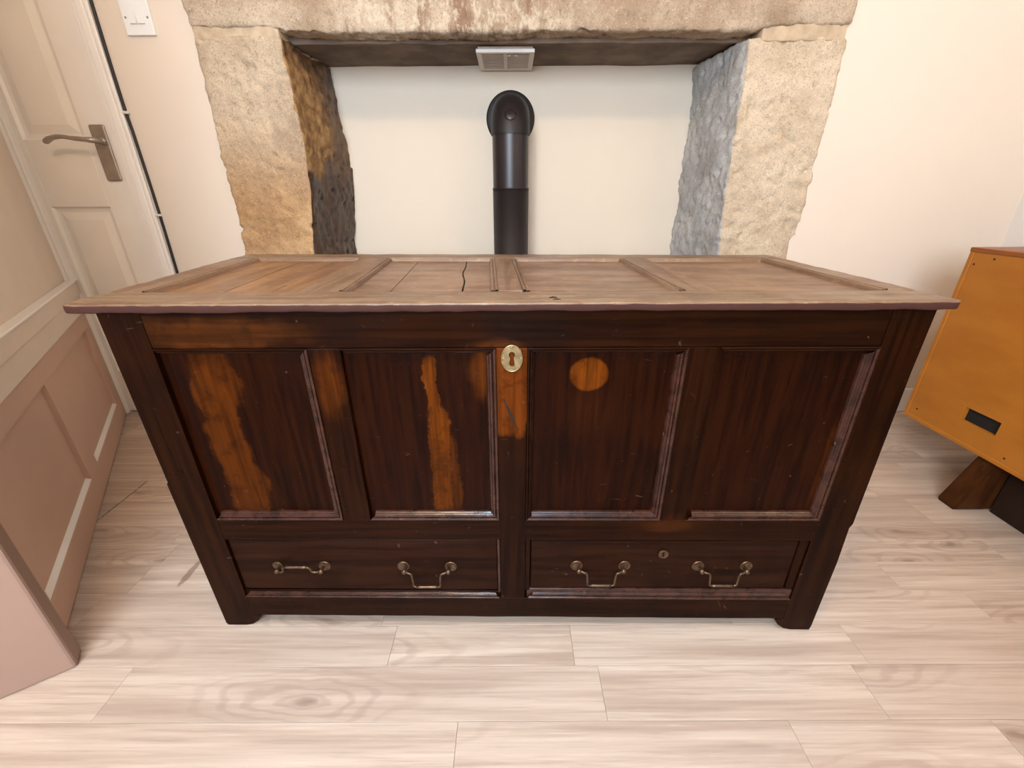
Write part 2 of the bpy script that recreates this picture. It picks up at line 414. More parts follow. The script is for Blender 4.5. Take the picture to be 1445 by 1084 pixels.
# ------------------------------------------------------------------ walls
bm = bmesh.new()
box(bm, -1.36, -.985, YB, 2.15, 0, 1.78)         # left of the fireplace
box(bm, 1.045, RX, YB, 2.15, 0, 1.78)            # right of the fireplace
box(bm, -1.36, RX, YB, 2.15, 1.77, 2.45)         # above
box(bm, -2.3, -1.36, YB, 2.15, 2.02, 2.45)       # above the door
box(bm, -2.3, -1.74, YB, 2.15, 0, 2.02)
struct(obj('wall_back', bm, M_wall), 'warm white plastered wall around the stone fireplace')
struct(obj('wall_recess', bx(-.985, 1.045, 2.05, 2.15, 0, 1.77), M_recess), 'smooth cream plaster at the back of the fireplace recess')
struct(obj('wall_right', bx(RX, RX + .12, -1.62, 2.15, 0, 2.45), M_wallR), 'pale plastered wall meeting the back wall behind the orange cabinet')
struct(obj('ceiling', bx(-3.2, RX + .12, -1.62, 2.15, 2.45, 2.55), M_wallR))
# rear wall with a window opening
bm = bmesh.new()
box(bm, -3.2, -1.20, -1.62, -1.5, 0, 2.45); box(bm, 0.30, RX, -1.62, -1.5, 0, 2.45)
box(bm, -1.20, .30, -1.62, -1.5, 0, .85); box(bm, -1.20, .30, -1.62, -1.5, 2.10, 2.45)
struct(obj('wall_rear', bm, M_wallR))
bm = bmesh.new()
box(bm, -1.20, -1.15, -1.60, -1.55, .85, 2.10); box(bm, .25, .30, -1.60, -1.55, .85, 2.10); box(bm, -1.15, .25, -1.60, -1.55, .85, .90); box(bm, -1.15, .25, -1.60, -1.55, 2.05, 2.10); box(bm, -.47, -.43, -1.60, -1.55, .90, 2.05)
struct(obj('window_1', bm, M_gloss))
struct(obj('wall_far_left', bx(-3.3, -3.2, -1.62, .7, 0, 2.45), M_wallR))

# oblique left wall, panelled below a dado rail
A = Vector((-1.767, 1.725, 0)); B = Vector((-1.046, .688, 0)); U = (A - B).normalized(); Nn = Vector((U.y, -U.x, 0)); Nn = Nn if Nn.x > 0 else -Nn
WM = Matrix((U, Nn, Vector((0, 0, 1)))).transposed().to_4x4(); WM.translation = B   # local (u along, n out of wall, z)
def W(bm, *a, **k): return box(bm, *a, M=WM, **k)
bm = bmesh.new(); W(bm, -.15, 1.262, -.14, -.002, 0, 2.45)
wlft = struct(obj('wall_left', bm, M_dado), 'oblique left wall, plain plaster above a low dado and painted panelling below')
def wpart(name, mat, *a, **k):
    bm = bmesh.new(); W(bm, *a, **k); return obj(name, bm, mat, wlft)
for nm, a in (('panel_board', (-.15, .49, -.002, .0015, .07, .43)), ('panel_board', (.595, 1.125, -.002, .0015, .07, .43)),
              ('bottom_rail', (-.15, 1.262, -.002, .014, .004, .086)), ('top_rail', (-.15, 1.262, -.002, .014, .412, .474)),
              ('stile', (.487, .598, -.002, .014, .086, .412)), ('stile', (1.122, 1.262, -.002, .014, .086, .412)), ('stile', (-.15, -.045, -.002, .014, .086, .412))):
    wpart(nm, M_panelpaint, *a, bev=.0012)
# sloping lips on the bottom rail and stiles that catch the light
def lip(u0, u1, z):
    bm = bmesh.new(); pts = ((u0, .0015, z + .008), (u0, .013, z), (u0, .0015, z - .004)), ((u1, .0015, z + .008), (u1, .013, z), (u1, .0015, z - .004))
    a = [bm.verts.new(WM @ Vector(p)) for p in pts[0]]; b = [bm.verts.new(WM @ Vector(p)) for p in pts[1]]
    bm.faces.new(a); bm.faces.new(b[::-1])
    for i in range(3): bm.faces.new((a[i], a[(i + 1) % 3], b[(i + 1) % 3], b[i]))
    return bm
obj('panel_lip', lip(-.045, .487, .088), M_gloss, wlft); obj('panel_lip', lip(.598, 1.122, .088), M_gloss, wlft)
wpart('dado_rail', M_dado, -.15, 1.262, -.002, .020, .474, .538, bev=.002)
wpart('dado_rail', M_dado, -.15, 1.262, -.002, .026, .538, .588, bev=.003)
wpart('dado_ledge', M_gloss, -.15, 1.255, -.002, .030, .587, .5945, bev=.002)
# end of the wall: boxed doorway lining in the foreground
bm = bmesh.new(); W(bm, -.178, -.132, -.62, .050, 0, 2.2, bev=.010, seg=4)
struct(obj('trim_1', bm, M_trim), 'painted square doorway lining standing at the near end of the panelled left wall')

# ------------------------------------------------------------------ door on the left with architraves
dl = empty('door_1', (-1.55, YB + .02, 0)); struct(dl, 'white gloss panelled door with a metal lever handle, left of the fireplace')
y0 = YB + .012
DX0, DX1 = -1.735, -1.384
for nm, a in (('stile', (-1.487, DX1, y0, y0 + .035, .01, 1.99)), ('stile', (DX0, -1.707, y0, y0 + .035, .01, 1.99)),
              ('lock_rail', (-1.707, -1.487, y0, y0 + .035, .858, 1.075)), ('bottom_rail', (-1.707, -1.487, y0, y0 + .035, .01, .20)), ('top_rail', (-1.707, -1.487, y0, y0 + .035, 1.88, 1.99))):
    obj(nm, bx(*a, bev=.001), M_gloss, dl)
def door_panel(z0, z1):
    bm = bmesh.new(); x0, x1 = -1.707, -1.487
    rings = []
    for (d, y) in ((0, y0 + .001), (.006, y0 + .009), (.016, y0 + .011), (.020, y0 + .011), (.046, y0 + .004)):
        rings.append([bm.verts.new(v) for v in ((x0 + d, y, z0 + d), (x1 - d, y, z0 + d), (x1 - d, y, z1 - d), (x0 + d, y, z1 - d))])
    for a, b in zip(rings, rings[1:]):
        for i in range(4): bm.faces.new((a[i], a[(i + 1) % 4], b[(i + 1) % 4], b[i]))
    bm.faces.new(rings[-1]); return bm
obj('door_panel', door_panel(.20, .858), M_gloss, dl); obj('door_panel', door_panel(1.075, 1.88), M_gloss, dl)
# handle
hd = obj('door_handle', bx(-1.457, -1.405, y0 - .008, y0, .944, 1.119, bev=.006, seg=3), M_chrome, dl, smooth=False); hd['label'] = 'metal backplate and lever handle'
bm = bmesh.new()
tube(bm, curve_pts([(-1.421, y0 - .008, 1.068), (-1.421, y0 - .040, 1.068), (-1.436, y0 - .052, 1.069), (-1.480, y0 - .056, 1.073), (-1.520, y0 - .057, 1.078), (-1.556, y0 - .055, 1.074), (-1.585, y0 - .052, 1.062)], 5),
     [.0095] * 6 + [.009] * 5 + [.0075] * 5 + [.0065] * 5 + [.0075] * 5 + [.009] * 4 + [.006], 12)
lathe(bm, [(0, .012), (.012, .012), (.0125, 0), (.0125, -.002)], (-1.421, y0 - .008, 1.068), (0, -1, 0), 20)
obj('lever', bm, M_chrome, hd, smooth=True)
# frame and architrave
bm = bmesh.new()
box(bm, -1.381, -1.360, YB - .004, YB + .14, 0, 2.01, bev=.001)
box(bm, -1.364, -1.352, YB - .012, YB + .01, 0, 2.03, bev=.003); box(bm, -1.352, -1.325, YB - .015, YB + .01, 0, 2.04, bev=.004, seg=2); box(bm, -1.325, -1.312, YB - .011, YB + .01, 0, 2.045, bev=.003)
struct(obj('trim_2', bm, M_gloss), 'white moulded architrave on the right of the white door')
bm = bmesh.new()
box(bm, -1.775, -1.737, YB - .02, YB + .1, 0, 2.03, bev=.003, seg=2); box(bm, -1.748, -1.727, YB - .008, YB + .08, 0, 2.02, bev=.003)
struct(obj('trim_3', bm, M_gloss), 'white strip of door frame where the left wall meets the door')
struct(obj('trim_4', bx(-1.775, -1.312, YB - .015, YB + .1, 1.995, 2.06, bev=.003), M_gloss))
# skirting
bm = bmesh.new(); box(bm, -1.30, -1.03, YB - .014, YB, 0, .11, bev=.003)
struct(obj('baseboard_left', bm, M_gloss)); struct(obj('baseboard_back', bx(1.09, RX, YB - .014, YB, 0, .11, bev=.003), M_gloss))

# cable beside the architrave
bm = bmesh.new(); pts = []
for i in range(41):
    z = 2.0 - i * .05; pts.append((-1.3035 + .0016 * math.sin(z * 9) + (.002 if z < 1.15 else 0), YB - .0045, max(z, .004)))
tube(bm, pts, .0048, 8)
cb = tag(obj('cable', bm, M_black, smooth=True), 'thin black cable running down the wall beside the white architrave', 'cable')
for z in (1.153, .83): obj('cable_clip', bx(-1.312, -1.293, YB - .012, YB - .001, z - .005, z + .003, bev=.001), M_plasticdim, cb)

# light switch
sw = empty('light_switch', (-1.1735, YB, 1.406), 'white double light switch on the wall left of the fireplace', 'light switch')
obj('plate', bx(-1.2185, -1.1285, YB - .009, YB, 1.361, 1.451, bev=.0025, seg=2), M_plastic, sw)
for x in (-1.186, -1.161):
    bm = bmesh.new(); zc = 1.406; hw = .011
    a = [(x - hw, YB - .009, zc - .017), (x + hw, YB - .009, zc - .017), (x + hw, YB - .009, zc + .017), (x - hw, YB - .009, zc + .017)]
    b = [(x - hw + .0008, YB - .0145, zc - .0162), (x + hw - .0008, YB - .0145, zc - .0162), (x + hw - .0008, YB - .0105, zc + .0162), (x - hw + .0008, YB - .0105, zc + .0162)]
    va = [bm.verts.new(p) for p in a]; vb = [bm.verts.new(p) for p in b]; bm.faces.new(vb); bm.faces.new(va[::-1])
    for i in range(4): bm.faces.new((va[i], va[(i + 1) % 4], vb[(i + 1) % 4], vb[i]))
    obj('rocker', bm, M_plastic, sw)
for x in (-1.208, -1.139):
    bm = bmesh.new(); lathe(bm, [(0, .0015), (.0025, .0015), (.0032, 0)], (x, YB - .009, 1.406), (0, -1, 0), 12); obj('screw', bm, M_chrome, sw)

# ------------------------------------------------------------------ fireplace of rough sandstone
fp = empty('stone_fireplace', (.02, YB, 0), 'massive rough sandstone fireplace surround with a long lintel on two jambs', 'fireplace')
def rough_block(x0, x1, y0_, y1_, z0, z1, step, r, mapf, amps, matf, skip=(), seed=0.0):
    """dense rounded block whose skin is displaced like hewn stone. amps(face_axis_side) -> (big, small)"""
    bm = bmesh.new(); cache = {}
    lo = (x0, y0_, z0); hi = (x1, y1_, z1); n = [max(2, int(round((hi[i] - lo[i]) / step))) for i in range(3)]
    def V(ix):
        if ix in cache: return cache[ix]
        p = Vector([lo[a] + (hi[a] - lo[a]) * ix[a] / n[a] for a in range(3)])
        rr = r * (1 + .8 * noise.noise(p * 9 + Vector((seed, 0, 0))))
        c = Vector([min(max(p[a], lo[a] + rr), hi[a] - rr) for a in range(3)]); d = p - c
        nr = d.normalized() if d.length > 1e-9 else Vector((0, 0, 1))
        if d.length > 1e-9: p = c + nr * max(abs(d.x), abs(d.y), abs(d.z))
        p = Vector(mapf(p))
        big, mid, sm = amps(nr)
        q = p + Vector((seed, seed, seed))
        h = big * noise.noise(q * 7) + mid * noise.fractal(q * 26, .9, 2.1, 3) + sm * (noise.noise(q * 95))
        h -= mid * 1.6 * max(0, noise.noise(q * 40 + Vector((9, 3, 1))) - .42) * 4     # pits
        p = p + nr * h
        cache[ix] = bm.verts.new(p); return cache[ix]
    for a in range(3):
        b, c = (a + 1) % 3, (a + 2) % 3
        for side in (0, n[a]):
            if (a, 1 if side else 0) in skip: continue
            for i in range(n[b]):
                for j in range(n[c]):
                    q = []
                    for di, dj in ((0, 0), (1, 0), (1, 1), (0, 1)):
                        ix = [0, 0, 0]; ix[a] = side; ix[b] = i + di; ix[c] = j + dj; q.append(V(tuple(ix)))
                    if not side: q.reverse()
                    f = bm.faces.new(q); f.material_index = matf(a, 1 if side else 0, sum((v.co for v in q), Vector()) / 4)
    return bm
def lerp_tab(tab, z):
    for (a, va), (b, vb) in zip(tab, tab[1:]):
        if z <= b: return va + (vb - va) * (z - a) / (b - a) if z > a else va
    return tab[-1][1]
# left jamb: front 1.69 .. back 2.05
inL = [(0, -.76), (.70, -.748), (.90, -.724), (1.06, -.715), (1.2, -.724), (1.30, -.732), (1.37, -.728)]
def mapL(p):
    u = (p.x + 1.0) / .27; d = (p.y - 1.69) / .37
    xi = lerp_tab(inL, p.z) + d * (-.735 + .762 - (.0 if p.z > 1 else -.012)) * 1.0
    xo = -1.014 + .004 * noise.noise(Vector((p.z * 14, 3, 1))) + .007 * noise.noise(Vector((p.z * 4, 7, 1)))
    y = p.y
    if p.z > 1.2 and u > .8 and p.z < 1.262: y += .010 * (u - .8) / .2 * (1 - d)   # chipped corner under the crack
    return (xo + (xi - xo) * u, y, p.z)
ampL = lambda n: (.018, .0055, .0010) if n.x > .6 else (.007, .0058, .0026)
obj('left_jamb', rough_block(-1.0, -.73, 1.687, 2.055, 0, 1.357, .0068, .009, mapL, ampL,
    lambda a, s, c: 1 if (a == 0 and s == 1) else 0, skip=((1, 1), (2, 0)), seed=3.0), None, fp, smooth=True, mats=[M_stone, M_soot])['label'] = 'left upright stone with a sooty dark inner side'
inR = [(0, .80), (.69, .792), (.9, .772), (1.06, .765), (1.25, .762), (1.34, .757), (1.38, .75)]
def mapR(p):
    u = (p.x - .76) / .30; d = (p.y - 1.69) / .37
    xi = lerp_tab(inR, p.z) - d * (.035 + .03 * min(1, max(0, (.86 - p.z) / .15)))
    xo = 1.068 + .012 * math.sin((p.z - .7) * 3.4) * (1 if p.z > .7 else 0) + .007 * noise.noise(Vector((p.z * 13, 5, 1)))
    if p.z < .75: xo -= .008
    return (xi + (xo - xi) * u, p.y, p.z)
obj('right_jamb', rough_block(.76, 1.06, 1.687, 2.055, 0, 1.352, .0068, .012, mapR, lambda n: (.012, .007, .002) if n.x < -.6 else (.007, .0055, .0026),
    lambda a, s, c: 1 if (a == 0 and s == 0) else 0, skip=((1, 1), (2, 0)), seed=11.0), None, fp, smooth=True, mats=[M_stoneR, M_grey])['label'] = 'right upright stone with a grey inner side'
obj('lintel', rough_block(-1.012, 1.074, 1.680, 1.775, 1.364, 1.79, .0075, .009, lambda p: (p.x, p.y, p.z + .014 * min(1, max(0, (abs(p.x - .03) - .74) / .06)) * max(0, 1 - (p.z - 1.364) / .15)), lambda n: (.006, .0042, .0025),
    lambda a, s, c: 0, skip=((1, 1), (2, 1)), seed=21.0), M_lintel, fp, smooth=True)['label'] = 'long stained stone lintel'
obj('mortar_joint', sbox(-1.008, -.735, 1.687, 1.80, 1.345, 1.384, n=(40, 4, 4), r=.004, amp=.004, fr=30), M_mortar, fp, smooth=True)
obj('mortar_joint', sbox(.80, 1.066, 1.687, 1.80, 1.338, 1.386, n=(40, 4, 4), r=.004, amp=.004, fr=30), M_mortar, fp, smooth=True)
def wav(p): return (p.x, p.y, p.z + .004 * noise.noise(Vector((p.x * 5, 0, 2))))
obj('soffit_board', sbox(-.82, .86, 1.768, 2.06, 1.358, 1.372, n=(60, 8, 1), r=.001, amp=.0012, fr=8, mapf=wav), M_board, fp)
obj('soffit_lip', sbox(-.78, .82, 1.755, 1.772, 1.352, 1.39, n=(70, 1, 2), r=.003, amp=.003, fr=16), M_board, fp)

# ------------------------------------------------------------------ air vent under the soffit
vt = empty('air_vent', (-.015, 1.9, 1.354), 'white slatted air vent under the fireplace soffit above the black flue', 'vent')
vx0, vx1, vy0, vy1, vz = -.119, .083, 1.795, 2.030, 1.338
obj('back_plate', bx(vx0 + .006, vx1 - .006, vy0 + .006, vy1 - .006, 1.348, 1.357), M_plasticdim, vt)
bm = bmesh.new(); f_ = .018
box(bm, vx0, vx1, vy0, vy0 + f_, vz, 1.350, bev=.002); box(bm, vx0, vx1, vy1 - f_, vy1, vz, 1.350, bev=.002)
box(bm, vx0, vx0 + f_, vy0 + f_, vy1 - f_, vz, 1.350, bev=.002); box(bm, vx1 - f_, vx1, vy0 + f_, vy1 - f_, vz, 1.350, bev=.002); box(bm, -.025, -.012, vy0 + f_, vy1 - f_, vz, 1.350, bev=.001)
obj('frame', bm, M_plasticdim, vt)
sl = None
for k in range(11):
    y = vy0 + f_ + .010 + k * .0180
    for xa, xb in ((vx0 + f_, -.025), (-.012, vx1 - f_)):
        bm = bmesh.new(); box(bm, xa, xb, -.008, .008, -.0012, .0012)
        for v in bm.verts: v.co = Matrix.Rotation(math.radians(32), 3, 'X') @ v.co + Vector((0, y, vz + .006))
        obj('slat', bm, M_plasticdim, vt)
for x in (-.005, .020):
    bm = bmesh.new(); lathe(bm, [(0, .002), (.004, .0015), (.005, 0)], (x, 1.83, vz), (0, 0, -1), 12); obj('screw', bm, M_plastic, vt)

# ------------------------------------------------------------------ flue pipe
fx, fy, fr = -.0015, 1.90, .0715
fe = empty('flue_pipe', (fx, fy, 0), 'black enamelled stove flue rising behind the chest and bending into the recess wall', 'flue')
def cyl(z0, z1, r, mat, name):
    bm = bmesh.new(); lathe(bm, [(r, z0), (r, z1), (r - .004, z1), (r - .004, z0)] , (fx, fy, 0), (0, 0, 1), 56); return obj(name, bm, mat, fe, smooth=True)
cyl(.0, .912, fr + .0008, M_flue2, 'lower_pipe'); 
bm = bmesh.new(); lathe(bm, [(fr - .001, .905), (fr - .001, 1.110)], (fx, fy, 0), (0, 0, 1), 56); obj('upper_pipe', bm, M_flue, fe, smooth=True)
bm = bmesh.new(); lathe(bm, [(fr - .001, .9115), (fr + .0022, .912), (fr + .0022, .917), (fr - .001, .9175)], (fx, fy, 0), (0, 0, 1), 56); obj('joint_ring', bm, M_flue2, fe, smooth=True)
bm = bmesh.new(); pts = [(fx, fy, 1.102)]; br = .074; ez = 1.104
for k in range(0, 13):
    a = k / 12 * PI / 2; pts.append((fx, fy + br - br * math.cos(a), ez + br * math.sin(a)))
pts.append((fx, 2.05, ez + br)); tube(bm, pts, [fr + .0026] * len(pts), 56, cap=False)
obj('elbow', bm, M_flue2, fe, smooth=True)
bm = bmesh.new(); lathe(bm, [(.0, .0135), (.014, .013), (.021, .010), (.0235, .004), (.024, -.014)], (fx, fy - .052, 1.159), (0, -.90, .44), 32); h_ = obj('inspection_cap', bm, M_flue, fe, smooth=True)
bm = bmesh.new(); lathe(bm, [(.06, .012), (.094, .012), (.0985, .009), (.0995, 0)], (fx, 2.05, ez + br), (0, -1, 0), 64); obj('wall_collar', bm, M_flue2, fe, smooth=True)

# ------------------------------------------------------------------ chest
ch = empty('panelled_chest', (0, .9, 0), 'large antique dark oak panelled chest with a framed lid and two drawers', 'chest')
def cw(p): return Vector((p.x, p.y - .0138 * p.x * (1 - min(1, p.z / .73)), p.z))
def cpart(name, bm, mat, parent=None, smooth=False): return obj(name, bm, mat, parent or ch, warp=cw, smooth=smooth)
FY = .656; BK = 1.13; T = .024
# corner posts with shaped feet
def post(x0, x1, inner_right, y0_, y1_):
    s = []
    zt = .730
    if inner_right: s = [(x0 + .004, 0), (x1 - .022, 0), (x1 - .006, .004), (x1 + .010, .016), (x1 + .020, .032), (x1 + .001, .034), (x1, zt), (x0, zt), (x0 + .001, .4), (x0 - .002, .395), (x0, .006)]
    else: s = [(x1 - .004, 0), (x0 + .022, 0), (x0 + .006, .004), (x0 - .010, .016), (x0 - .020, .032), (x0 - .001, .034), (x0, zt), (x1, zt), (x1 - .002, .62), (x1 + .001, .3), (x1 - .003, .29), (x1, .2), (x1 - .002, .012)]
    bm = poly_extrude(s, y0_, y1_); return bm
cpart('corner_post', post(-.652, -.585, True, FY, FY + .06), M_oak_v); cpart('corner_post', post(.599, .667, False, FY, FY + .06), M_oak_v)
cpart('corner_post', post(-.652, -.585, True, BK - .06, BK), M_oak_v); cpart('corner_post', post(.599, .667, False, BK - .06, BK), M_oak_v)
def rail(name, x0, x1, z0, z1, mat=M_oak_h, y=FY, r=.0022): return cpart(name, sbox(x0, x1, y, y + T, z0, z1, n=(60, 1, 2), r=r, amp=.0007, fr=14), mat, smooth=False)
rail('top_rail', -.585, .599, .666, .730); rail('middle_rail', -.585, .599, .257, .3085); rail('bottom_rail', -.585, .599, .033, .0925)
MZ0, MZ1 = .3085, .666
for x0, x1 in ((-.334, -.280), (-.0265, .026), (.288, .339)):
    cpart('muntin', sbox(x0, x1, FY, FY + T, MZ0 if x0 != -.0265 else .0925, MZ1, n=(2, 1, 50), r=.002, amp=.0007, fr=14, seed=x0 * 50), M_oak_v)
PAN = [(-.585, -.334), (-.280, -.0265), (.026, .288), (.339, .599)]
for x0, x1 in PAN: cpart('front_panel', sbox(x0 - .004, x1 + .004, FY + .010, FY + .018, MZ0 - .004, MZ1 + .004, n=(8, 1, 14), r=.001, amp=.0008, fr=7), M_oak_p)
PROF = [(0, .001), (0, -.0012), (.0012, -.0022), (.0035, -.0022), (.0048, -.0008), (.0056, .0022), (.0066, .0002), (.0082, -.0008), (.0105, -.0004), (.0118, .0020), (.0128, .0035), (.0145, .0034), (.0162, .0060), (.0172, .0102)]
def moulding(p0, p1, inward, mat=M_oak_m, parent=None, prof=PROF, base=FY, name='moulding', out=(0, 1, 0), width=1.0, n=24):
    """run the bead profile from p0 to p1 (xz of the frame edge); inward = direction into the panel; out = recess direction"""
    bm = bmesh.new(); p0 = Vector(p0); p1 = Vector(p1); inw = Vector(inward); o = Vector(out); L = (p1 - p0); rings = []
    d = L.normalized()
    for k in range(n + 1):
        ring = []
        for (a, h) in prof:
            t = k / n; q = p0 + L * t
            if k == 0: q = q + d * a * width       # mitred ends
            if k == n: q = q - d * a * width
            w_ = noise.noise(q * 30 + Vector((a * 300, 0, 0))) * .0004
            ring.append(bm.verts.new(q + inw * (a * width) + o * (h + w_)))
        rings.append(ring)
    for A_, B_ in zip(rings, rings[1:]):
        for i in range(len(prof) - 1): bm.faces.new((A_[i], A_[i + 1], B_[i + 1], B_[i]))
    return bm
def frame_moulds(x0, x1, z0, z1, sides, wd=1.0, parent=None):
    y = FY
    if 'b' in sides: cpart('moulding', moulding((x0, y, z0), (x1, y, z0), (0, 0, 1), width=wd), M_oak_m)
    if 't' in sides: cpart('moulding', moulding((x0, y, z1), (x1, y, z1), (0, 0, -1), width=.6 * wd), M_oak_draw_shade)  # top and left beads in darker drawer oak: their shade is in the colour
    if 'l' in sides: cpart('moulding', moulding((x0, y, z0), (x0, y, z1), (1, 0, 0), width=.7 * wd), M_oak_draw_shade)
    if 'r' in sides: cpart('moulding', moulding((x1, y, z0), (x1, y, z1), (-1, 0, 0), width=wd), M_oak_m)
frame_moulds(*PAN[0], MZ0, MZ1, 'brt'); frame_moulds(*PAN[1], MZ0, MZ1, 'brt'); frame_moulds(*PAN[2], MZ0, MZ1, 'blrt'); frame_moulds(*PAN[3], MZ0, MZ1, 'brt')
# dark interior board behind drawers
cpart('inner_board', bx(-.60, .61, FY + .030, FY + .040, .05, .70), M_dark)
# drawers
def drawer(x0, x1, z0, z1, pulls, lock):
    d = cpart('drawer', sbox(x0, x1, FY + .004, FY + .028, z0, z1, n=(30, 1, 3), r=.003, amp=.0006, fr=10, seed=x0 * 9), M_oak_draw_shade)
    for (xa, xb, zp, zb, kind) in pulls: pull(xa, xb, zp, zb, kind, d, FY + .004)
    if lock:
        c_ = [(lock[0] + .0095 * math.cos(a * PI / 12), lock[1] + .0095 * math.sin(a * PI / 12)) for a in range(24)]
        cpart('escutcheon', plate(c_, keyhole(lock[0], lock[1], .45), FY + .0012, FY + .005), M_brassdk, d)
        bm = bmesh.new(); ring(bm, lock[0], FY + .0012, lock[1], .0095, .0012); cpart('escutcheon_rim', bm, M_brassdk, d, True)
    return d
def keyhole(cx, cz, s=1.0):
    pts = []
    for k in range(13):
        a = math.radians(-50 + k * 280 / 12); pts.append((cx + .0052 * s * math.cos(a), cz + .0065 * s + .0052 * s * math.sin(a)))
    pts += [(cx - .0032 * s, cz - .002 * s), (cx - .0048 * s, cz - .010 * s), (cx - .003 * s, cz - .0135 * s), (cx + .003 * s, cz - .0135 * s), (cx + .0048 * s, cz - .010 * s), (cx + .0032 * s, cz - .002 * s)]
    return pts
def ring(bm, cx, y, cz, R_, r, n=28, sx=1.0, sz=1.0):
    vs = []
    for k in range(n):
        a = 2 * PI * k / n; c = Vector((cx + R_ * sx * math.cos(a), y, cz + R_ * sz * math.sin(a))); e = Vector((math.cos(a), 0, math.sin(a)))
        vs.append([bm.verts.new(c + e * r * math.cos(b * PI / 4) + Vector((0, -1, 0)) * r * math.sin(b * PI / 4)) for b in range(8)])
    for k in range(n):
        for b in range(8): bm.faces.new((vs[k][b], vs[(k + 1) % n][b], vs[(k + 1) % n][(b + 1) % 8], vs[k][(b + 1) % 8]))
def pull(xa, xb, zp, zb, kind, parent, y):
    bm = bmesh.new()
    for x in (xa, xb):
        s = 1 if x == xb else -1
        if not (kind == 'up' and x == xa):
            lathe(bm, [(0, .0022), (.006, .0018), (.0095, .0008), (.0105, .0022), (.0122, .0018), (.0128, 0)], (x + s * .004, y, zp + .003), (0, -1, 0), 24)
        else: lathe(bm, [(0, .001), (.009, .0008), (.0105, 0)], (x + s * .004, y, zp + .003), (0, -1, 0), 20)
        lathe(bm, [(.0035, 0), (.0032, .006), (.0052, .009), (.0058, .012), (.0045, .0155), (0, .0168)], (x, y, zp), (0, -1, 0), 14)
    up = 1 if kind == 'up' else -1
    w_ = xb - xa; c = .0195; zl = zb
    P_ = [(xa, y - .011, zp), (xa + .009, y - .015, zp + up * .001), (xa + .0155, y - .016, zp + up * .004), (xa + c - .002, y - .017, (zp + zl) / 2 + up * .002), (xa + c - .001, y - .018, zl - up * .003), (xa + c + .004, y - .018, zl)]
    Q_ = [(2 * ((xa + xb) / 2) - x, yy, z) for x, yy, z in P_[::-1]]
    tube(bm, curve_pts(P_, 4), .0024, 8)
    tube(bm, curve_pts(Q_, 4), .0024, 8)
    tube(bm, [(P_[-1][0] - .001, P_[-1][1], zl), (P_[-1][0] + .006, P_[-1][1], zl), (((xa + xb) / 2), P_[-1][1], zl), (Q_[0][0] - .006, P_[-1][1], zl), (Q_[0][0] + .001, P_[-1][1], zl)], [.0024, .0034, .003, .0034, .0024], 10)
    o = cpart('drawer_pull', bm, M_brassdk, parent, True)
    if kind == 'up': o['label'] = 'brass swing handle standing upright'
drawer(-.582, -.0315, .1125, .2535, [(-.492, -.400, .178, .1965, 'up'), (-.226, -.134, .178, .1415, 'down')], None)
drawer(.0375, .578, .121, .2515, [(.137, .229, .182, .148, 'down'), (.390, .482, .182, .149, 'down')], (.3085, .219))
frame_moulds(-.585, -.0265, .0925, .2, 'b', .8)
cpart('drawer_sill', sbox(-.585, -.0265, FY + .004, FY + .03, .090, .109, n=(20, 1, 1), r=.002, amp=.0006), M_oak_h)
frame_moulds(.029, .599, .0925, .2, 'b', 1.25)
cpart('drawer_sill', sbox(.029, .599, FY + .003, FY + .03, .090, .1185, n=(20, 1, 1), r=.003, amp=.0006), M_oak_m)
cpart('drawer_side_strip', sbox(.5805, .599, FY + .003, FY + .03, .119, .2565, n=(1, 1, 8), r=.004, amp=.001), M_oak_v)
cpart('drawer_side_strip', sbox(.026, .0355, FY + .001, FY + .03, .115, .2565, n=(1, 1, 8), r=.002, amp=.0006), M_oak_v)
cpart('drawer_side_strip', sbox(-.0315, -.0265, FY, FY + .03, .11, .2565, n=(1, 1, 8), r=.0015, amp=.0004), M_oak_m)
# large brass lock plate
es = [(-.0 + .0175 * math.cos(a * PI / 20), .6485 + .0232 * math.sin(a * PI / 20)) for a in range(40)]
e_ = cpart('lock_plate', plate(es, keyhole(0, .6485), FY - .0028, FY - .0002), M_brass); e_['label'] = 'oval brass lock plate with keyhole'
bm = bmesh.new(); ring(bm, 0, FY - .0028, .6485, 1, .0012, 40, .0170, .0226); cpart('plate_rim', bm, M_brass, e_, True)
for x, z in ((-.0145, .6485), (.0145, .6485), (0, .668), (0, .629)):
    bm = bmesh.new(); lathe(bm, [(0, .0016), (.0014, .0012), (.0018, 0)], (x, FY - .0028, z), (0, -1, 0), 10); cpart('pin', bm, M_brass, e_, True)
bm = bmesh.new(); tube(bm, [(-.015, FY - .0002, .575), (-.006, FY - .0006, .552), (.001, FY - .0008, .536), (.010, FY - .0003, .512)], [.0006, .0018, .0022, .0006], 6); cpart('scar', bm, M_dark)
# sides, back, bottom
for x0, x1, s in ((-.652, -.628, -1), (.643, .667, 1)):
    cpart('side_rail', sbox(x0, x1, FY + .06, BK - .06, .650, .730, n=(1, 12, 1), r=.002, amp=.0005), M_oak_h)
    cpart('side_rail', sbox(x0, x1, FY + .06, BK - .06, .033, .110, n=(1, 12, 1), r=.002, amp=.0005), M_oak_h)
    cpart('side_rail', sbox(x0, x1, FY + .06, BK - .06, .257, .309, n=(1, 12, 1), r=.002, amp=.0005), M_oak_h)
    xi = (x0 + .009, x1 - .005) if s < 0 else (x0 + .005, x1 - .009)
    cpart('side_panel', bx(xi[0], xi[1], FY + .055, BK - .055, .105, .655), M_oak_p)
cpart('back_board', bx(-.60, .61, BK - .030, BK - .012, .05, .725), M_oak_v)
